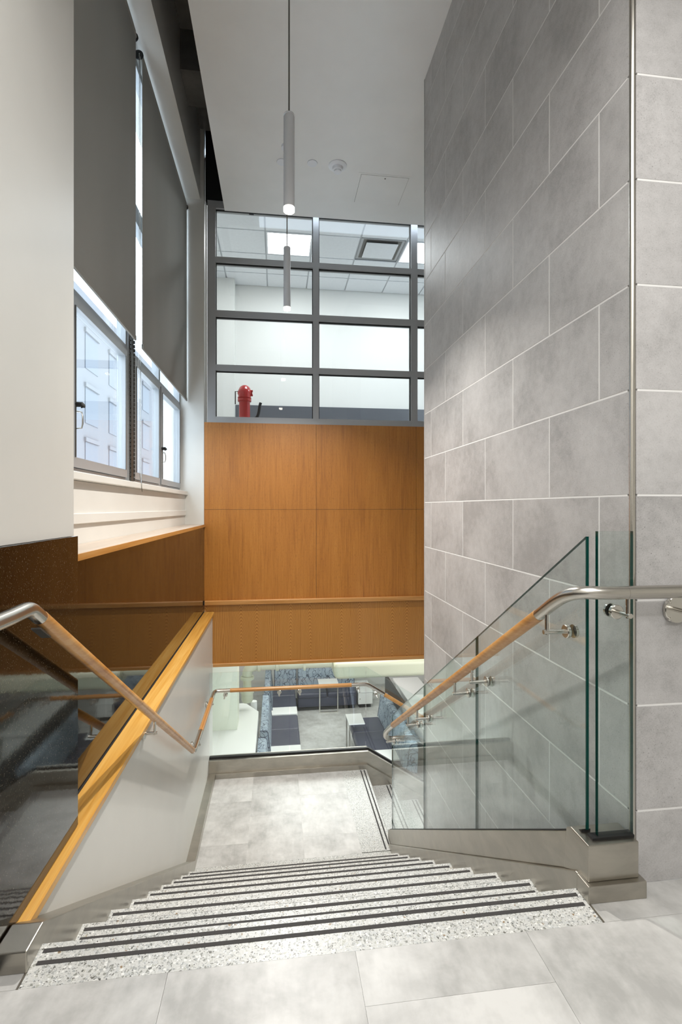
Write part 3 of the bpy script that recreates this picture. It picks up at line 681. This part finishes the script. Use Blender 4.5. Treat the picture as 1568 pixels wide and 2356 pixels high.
bracket(hl, (LX, 4.20, LRZ), (-.6895, 4.20, LRZ - .075), False, .03); bracket(hl, (LX, 5.05, LRZ), (-.6895, 5.05, LRZ - .075), False, .03)
for x in (-.527, .027, .24, .865): bracket(hl, (x, 5.2, LRZ), (x, 5.294, LRZ - .075), True)
bracket(hl, (1.06, 5.2, LRZ - .07), (1.06, 5.294, LRZ - .145), True)

# ------------------------------------------------------------------ lounge on the lower storey
tag(box('wall_lounge_back', -1.4, 5.0, 12.2, 12.3, LOU, -.5, 'roomwhite'), 'white far wall of the lower lounge', 'wall', **ST)
tag(box('wall_lounge_left', -1.5, -1.0, 5.56, 12.3, LOU, -.5, 'roomwhite'), 'white left wall of the lower lounge', 'wall', **ST)
tag(box('wall_lounge_right', 5.0, 5.1, 3.4, 12.3, LOU, -.5, 'roomwhite'), 'white right wall of the lower lounge', 'wall', **ST)
tag(box('wall_lounge_front', 1.301, 5.0, 3.45, 3.59, LOU, CZ, 'roomwhite'), 'white wall beside the lower flight', 'wall', **ST)
tag(box('ceiling_lounge', -1.5, 5.1, YB + .17, 12.3, -.55, -.45, 'roomwhite'), 'white ceiling of the lower lounge', 'ceiling', **ST)
tag(box('wall_flight_right', 3.2, 3.3, 3.45, YB + .17, -.55, CZ, 'roomwhite'), 'white wall far down the lower flight', 'wall', **ST)
lw = prism('wall_low', [(-1.0, 5.57), (-.30, 5.57), (-.305, 8.6), (-.545, 9.0), (-1.0, 9.0)], 'z', LOU, -2.3, 'roomwhite'); tag(lw, 'low white boxed wall with an angled end beside the lounge sofas', 'low wall', **ST)
lp = box('wall_pilaster', -1.0, -.61, 7.94, 8.35, -2.299, -.551, 'pipe'); lp.data.materials[0] = plain('pale_green_paint', 'd3d6c6', .5); tag(lp, 'pale green pilaster rising from the low white wall', 'pilaster', **ST)

def cushion(name, x0, x1, y0, y1, z0, z1, mat, parent, bev=.035): return box(name, x0, x1, y0, y1, z0, z1, mat, parent, bev, 3)
SZ = LOU + .40
def back_x(parent, y0, y1, xb, xf, lean, dz=0):   # back cushion running along y: xb rear, xf front
    z0, z1 = SZ - .02, SZ + .42 + dz
    pts = [(xb, z0), (xf, z0), (xf + lean * .6, z0 + .22), (xf + lean, z1 - .03), (xf + lean - .03 * (1 if xf > xb else -1), z1), (xb + lean * .2, z1), (xb, z1 - .05)]
    o = prism('back_cushion', pts, 'y', y0, y1, 'fab', parent, bev=.012)
    for yy in (y0 + .004, y1 - .004): tube('piping', [(a, yy, b) for a, b in pts[1:6]], .006, 'pipe_cord', o, 6)
    return o
sf = thing('sofa', (.1, 9.1, LOU), 'long navy vinyl bench sofa with blue patterned backs along the low white wall', 'sofa')
box('base', -.24, .36, 7.2, 10.68, LOU + .07, SZ - .10, 'navy', sf, .02); box('toe_kick', -.2, .32, 7.25, 10.6, LOU, LOU + .07, 'black', sf)
for (a, b) in ((7.3, 8.02), (8.40, 9.02), (9.03, 9.66), (10.02, 10.66)): cushion('seat_cushion', -.12, .40, a, b, SZ - .12, SZ, 'navy', sf)
for (a, b) in ((8.03, 8.39), (9.67, 10.01)):
    cushion('table_insert', -.11, .40, a, b, SZ - .10, SZ + .012, 'lam', sf, .012); 
for k, (a, b) in enumerate(((7.0, 7.82), (8.05, 9.62), (9.86, 11.2))): back_x(sf, a, b, -.275 + .02 * k, -.10 + .012 * k, -.05)
s2 = thing('sofa', (.95, 11.0, LOU), 'navy bench sofa with blue patterned backs along the far lounge wall', 'sofa')
box('base', .45, 1.72, 10.72, 11.30, LOU + .09, SZ - .10, 'navy', s2, .02); box('toe_kick', .42, 1.70, 10.80, 11.28, LOU, LOU + .09, 'black', s2)
for (a, b) in ((.45, 1.08), (1.09, 1.72)): cushion('seat_cushion', a, b, 10.70, 11.27, SZ - .12, SZ, 'navy', s2)
def back_y(parent, x0, x1, yf, yb):
    z0, z1 = SZ - .02, SZ + .42
    pts = [(yb, z0), (yf, z0), (yf + .03, z0 + .22), (yf + .05, z1 - .03), (yf + .08, z1), (yb, z1), (yb + .01, z1 - .05)]
    o = prism('back_cushion', pts, 'x', x0, x1, 'fab', parent, bev=.012)
    for xx in (x0 + .004, x1 - .004): tube('piping', [(xx, a, b) for a, b in pts[1:6]], .007, 'pipe_cord', o, 6)
back_y(sf, -.05, .44, 11.22, 11.42); back_y(s2, .47, 1.75, 11.22, 11.42)
cushion('seat_cushion', -.10, .40, 10.67, 11.21, SZ - .12, SZ, 'navy', sf); box('base', -.1, .36, 10.69, 11.2, LOU + .09, SZ - .1, 'navy', sf)
s3 = thing('sofa', (1.65, 8.6, LOU), 'navy two-seat bench sofa with its patterned back to the dark board on the right', 'sofa')
box('base', 1.40, 1.98, 7.2, 9.30, LOU + .07, SZ - .10, 'navy', s3, .02); box('toe_kick', 1.45, 1.95, 7.3, 9.2, LOU, LOU + .07, 'black', s3)
for (a, b) in ((8.05, 8.75), (8.76, 9.36)): cushion('seat_cushion', 1.34, 1.93, a, b, SZ - .13, SZ, 'navy', s3)
cushion('table_insert', 1.34, 1.93, 7.70, 8.04, SZ - .10, SZ + .012, 'lam', s3, .012); cushion('seat_cushion', 1.34, 1.93, 7.2, 7.69, SZ - .13, SZ, 'navy', s3)
back_x(s3, 7.3, 9.42, 2.10, 1.92, .06)

def c_table(x0, x1, y0, y1, zt, label, legs):
    t = thing('side_table', ((x0 + x1) / 2, (y0 + y1) / 2, LOU), label, 'side table', 'white cantilever side tables')
    box('table_top', x0, x1, y0, y1, zt - .022, zt, 'lam', t, .004)
    (a, b), (c, d) = legs; r = .012
    for (x, y) in legs: box('leg', x - r, x + r, y - r, y + r, LOU + .024, zt - .022, 'chrome', t)
    box('foot_bar', min(a, c) - r, max(a, c) + r, min(b, d) - r, max(b, d) + r, LOU, LOU + .024, 'chrome', t)
    return t
c_table(.89, 1.315, 10.60, 10.95, -2.60, 'white cantilever side table standing at the far sofa', ((.91, 10.62), (1.297, 10.62)))
c_table(1.245, 1.53, 8.60, 9.03, -2.60, 'white cantilever side table at the right-hand sofa', ((1.262, 8.62), (1.262, 9.0)))
cbn = thing('cabinet', (1.92, 11.0, LOU), 'low white cabinet at the end of the far sofa', 'cabinet')
box('body', 1.765, 2.08, 10.75, 11.45, LOU + .09, -2.875, 'lam', cbn); box('top', 1.755, 2.09, 10.74, 11.46, -2.874, -2.85, 'lam', cbn, .004); box('toe_kick', 1.80, 2.05, 10.80, 11.4, LOU, LOU + .09, 'black', cbn); box('door', 1.77, 2.075, 10.742, 10.75, LOU + .1, -2.88, 'lam', cbn)
lathe('knob', [(.008, 0), (.012, .012), (.006, .016)], (1.80, 10.742, -3.0), (0, -1, 0), 'chrome', cbn, 10)
sc = box('partition_screen', 2.17, 2.22, 6.9, 9.9, LOU, -2.22, 'part', bev=.004); tag(sc, 'charcoal low partition screen behind the right-hand sofa', 'partition')
ds = thing('counter', (2.9, 9.6, LOU), 'white counter beyond the charcoal partition screen', 'counter')
box('counter_top', 2.45, 3.0, 8.6, 10.4, -2.50, -2.46, 'lam', ds, .004); box('body', 2.5, 2.95, 8.65, 10.35, LOU, -2.50, 'lam', ds)
# pale pipe
pp = thing('drain_pipe', (-.46, 8.7, -2.3), 'thick pale green pipe turning down near the lounge ceiling', 'pipe')
PY = 8.72; PX = -.50; PT = -1.56
tube('pipe_run', [(-.36, PY, PT), (.95, PY, PT)], .075, 'pipe', pp, 20)
tube('elbow', bez((-.36, PY, PT), (-.46, PY, PT), (PX, PY, PT - .06), (PX, PY, PT - .16), 10), .085, 'pipe', pp, 20)
lathe('coupling', [(.085, 0), (.115, .01), (.115, .055), (.085, .065)], (PX, PY, PT - .23), (0, 0, 1), 'pipe', pp); lathe('coupling', [(.085, 0), (.115, .01), (.115, .055), (.085, .065)], (PX, PY, PT - .46), (0, 0, 1), 'pipe', pp)
lathe('riser_pipe', [(.07, 0), (.07, .3)], (PX, PY, PT - .42), (0, 0, 1), 'pipe', pp)
lathe('end_cap', [(.03, -.17), (.08, -.15), (.1, -.11), (.1, .02)], (PX, PY, PT - .46), (0, 0, 1), 'pipe', pp)
for x in (-.33, -.02): lathe('coupling', [(.075, 0), (.10, .008), (.10, .055), (.075, .063)], (x, PY, PT), (1, 0, 0), 'pipe', pp)
box('hanger_strap', .46, .50, PY - .09, PY + .09, PT - .085, -.551, 'pipe', pp)
lathe('pipe_run', [(.055, 0), (.055, .64)], (PX + .1, PY + .25, -2.9), (0, 0, 1), 'lam', pp)
du = thing('air_duct', (1.9, 9.0, -1.8), 'wide pale duct with a rounded end under the lounge ceiling', 'duct')
box('duct_body', .98, 3.6, 8.5, 9.2, -1.80, -1.50, 'pipe', du, .09, 4)

# ------------------------------------------------------------------ hall behind the viewer and building opposite
tag(box('ceiling_hall', -.716, 3.2, -3.2, 1.15, 2.985, 3.06, 'ceil'), 'lower white ceiling of the hall behind the viewer', 'ceiling', **ST)
tag(box('wall_hall_fascia', -.716, 3.2, 1.10, 1.15, 3.06, CZ, 'ceil'), 'white fascia above the lower hall ceiling', 'wall', **ST)
tag(box('wall_hall_back', -1.25, 3.3, -3.3, -3.2, 0, CZ, 'white'), 'white wall of the hall behind the viewer', 'wall', **ST)
tag(box('wall_hall_right', 3.2, 3.3, -3.2, YB + .2, -.2, CZ + .95, 'white'), 'white wall of the hall far to the right', 'wall', **ST)
bd = thing('building', (-9.5, 30, -8), 'pale stone building with rows of windows across the street', 'building')
box('facade_wall', -10.2, -9.0, -5, 75, -8, 11.0, 'facade', bd); box('cornice', -9.0, -8.7, -5, 75, 10.3, 11.0, 'facade', bd)
fc = {}
for r in range(5):
    for c in range(18):
        w = share_box('facade_window', fc, -9.0, -8.97, 8 + c * 3.4, 9.7 + c * 3.4, -2.6 + r * 2.6, -.9 + r * 2.6, 'fwin', bd)
        share_box('lintel', fc, -9.0, -8.9, 7.9 + c * 3.4, 9.8 + c * 3.4, -.89 + r * 2.6, -.7 + r * 2.6, 'facade', bd)
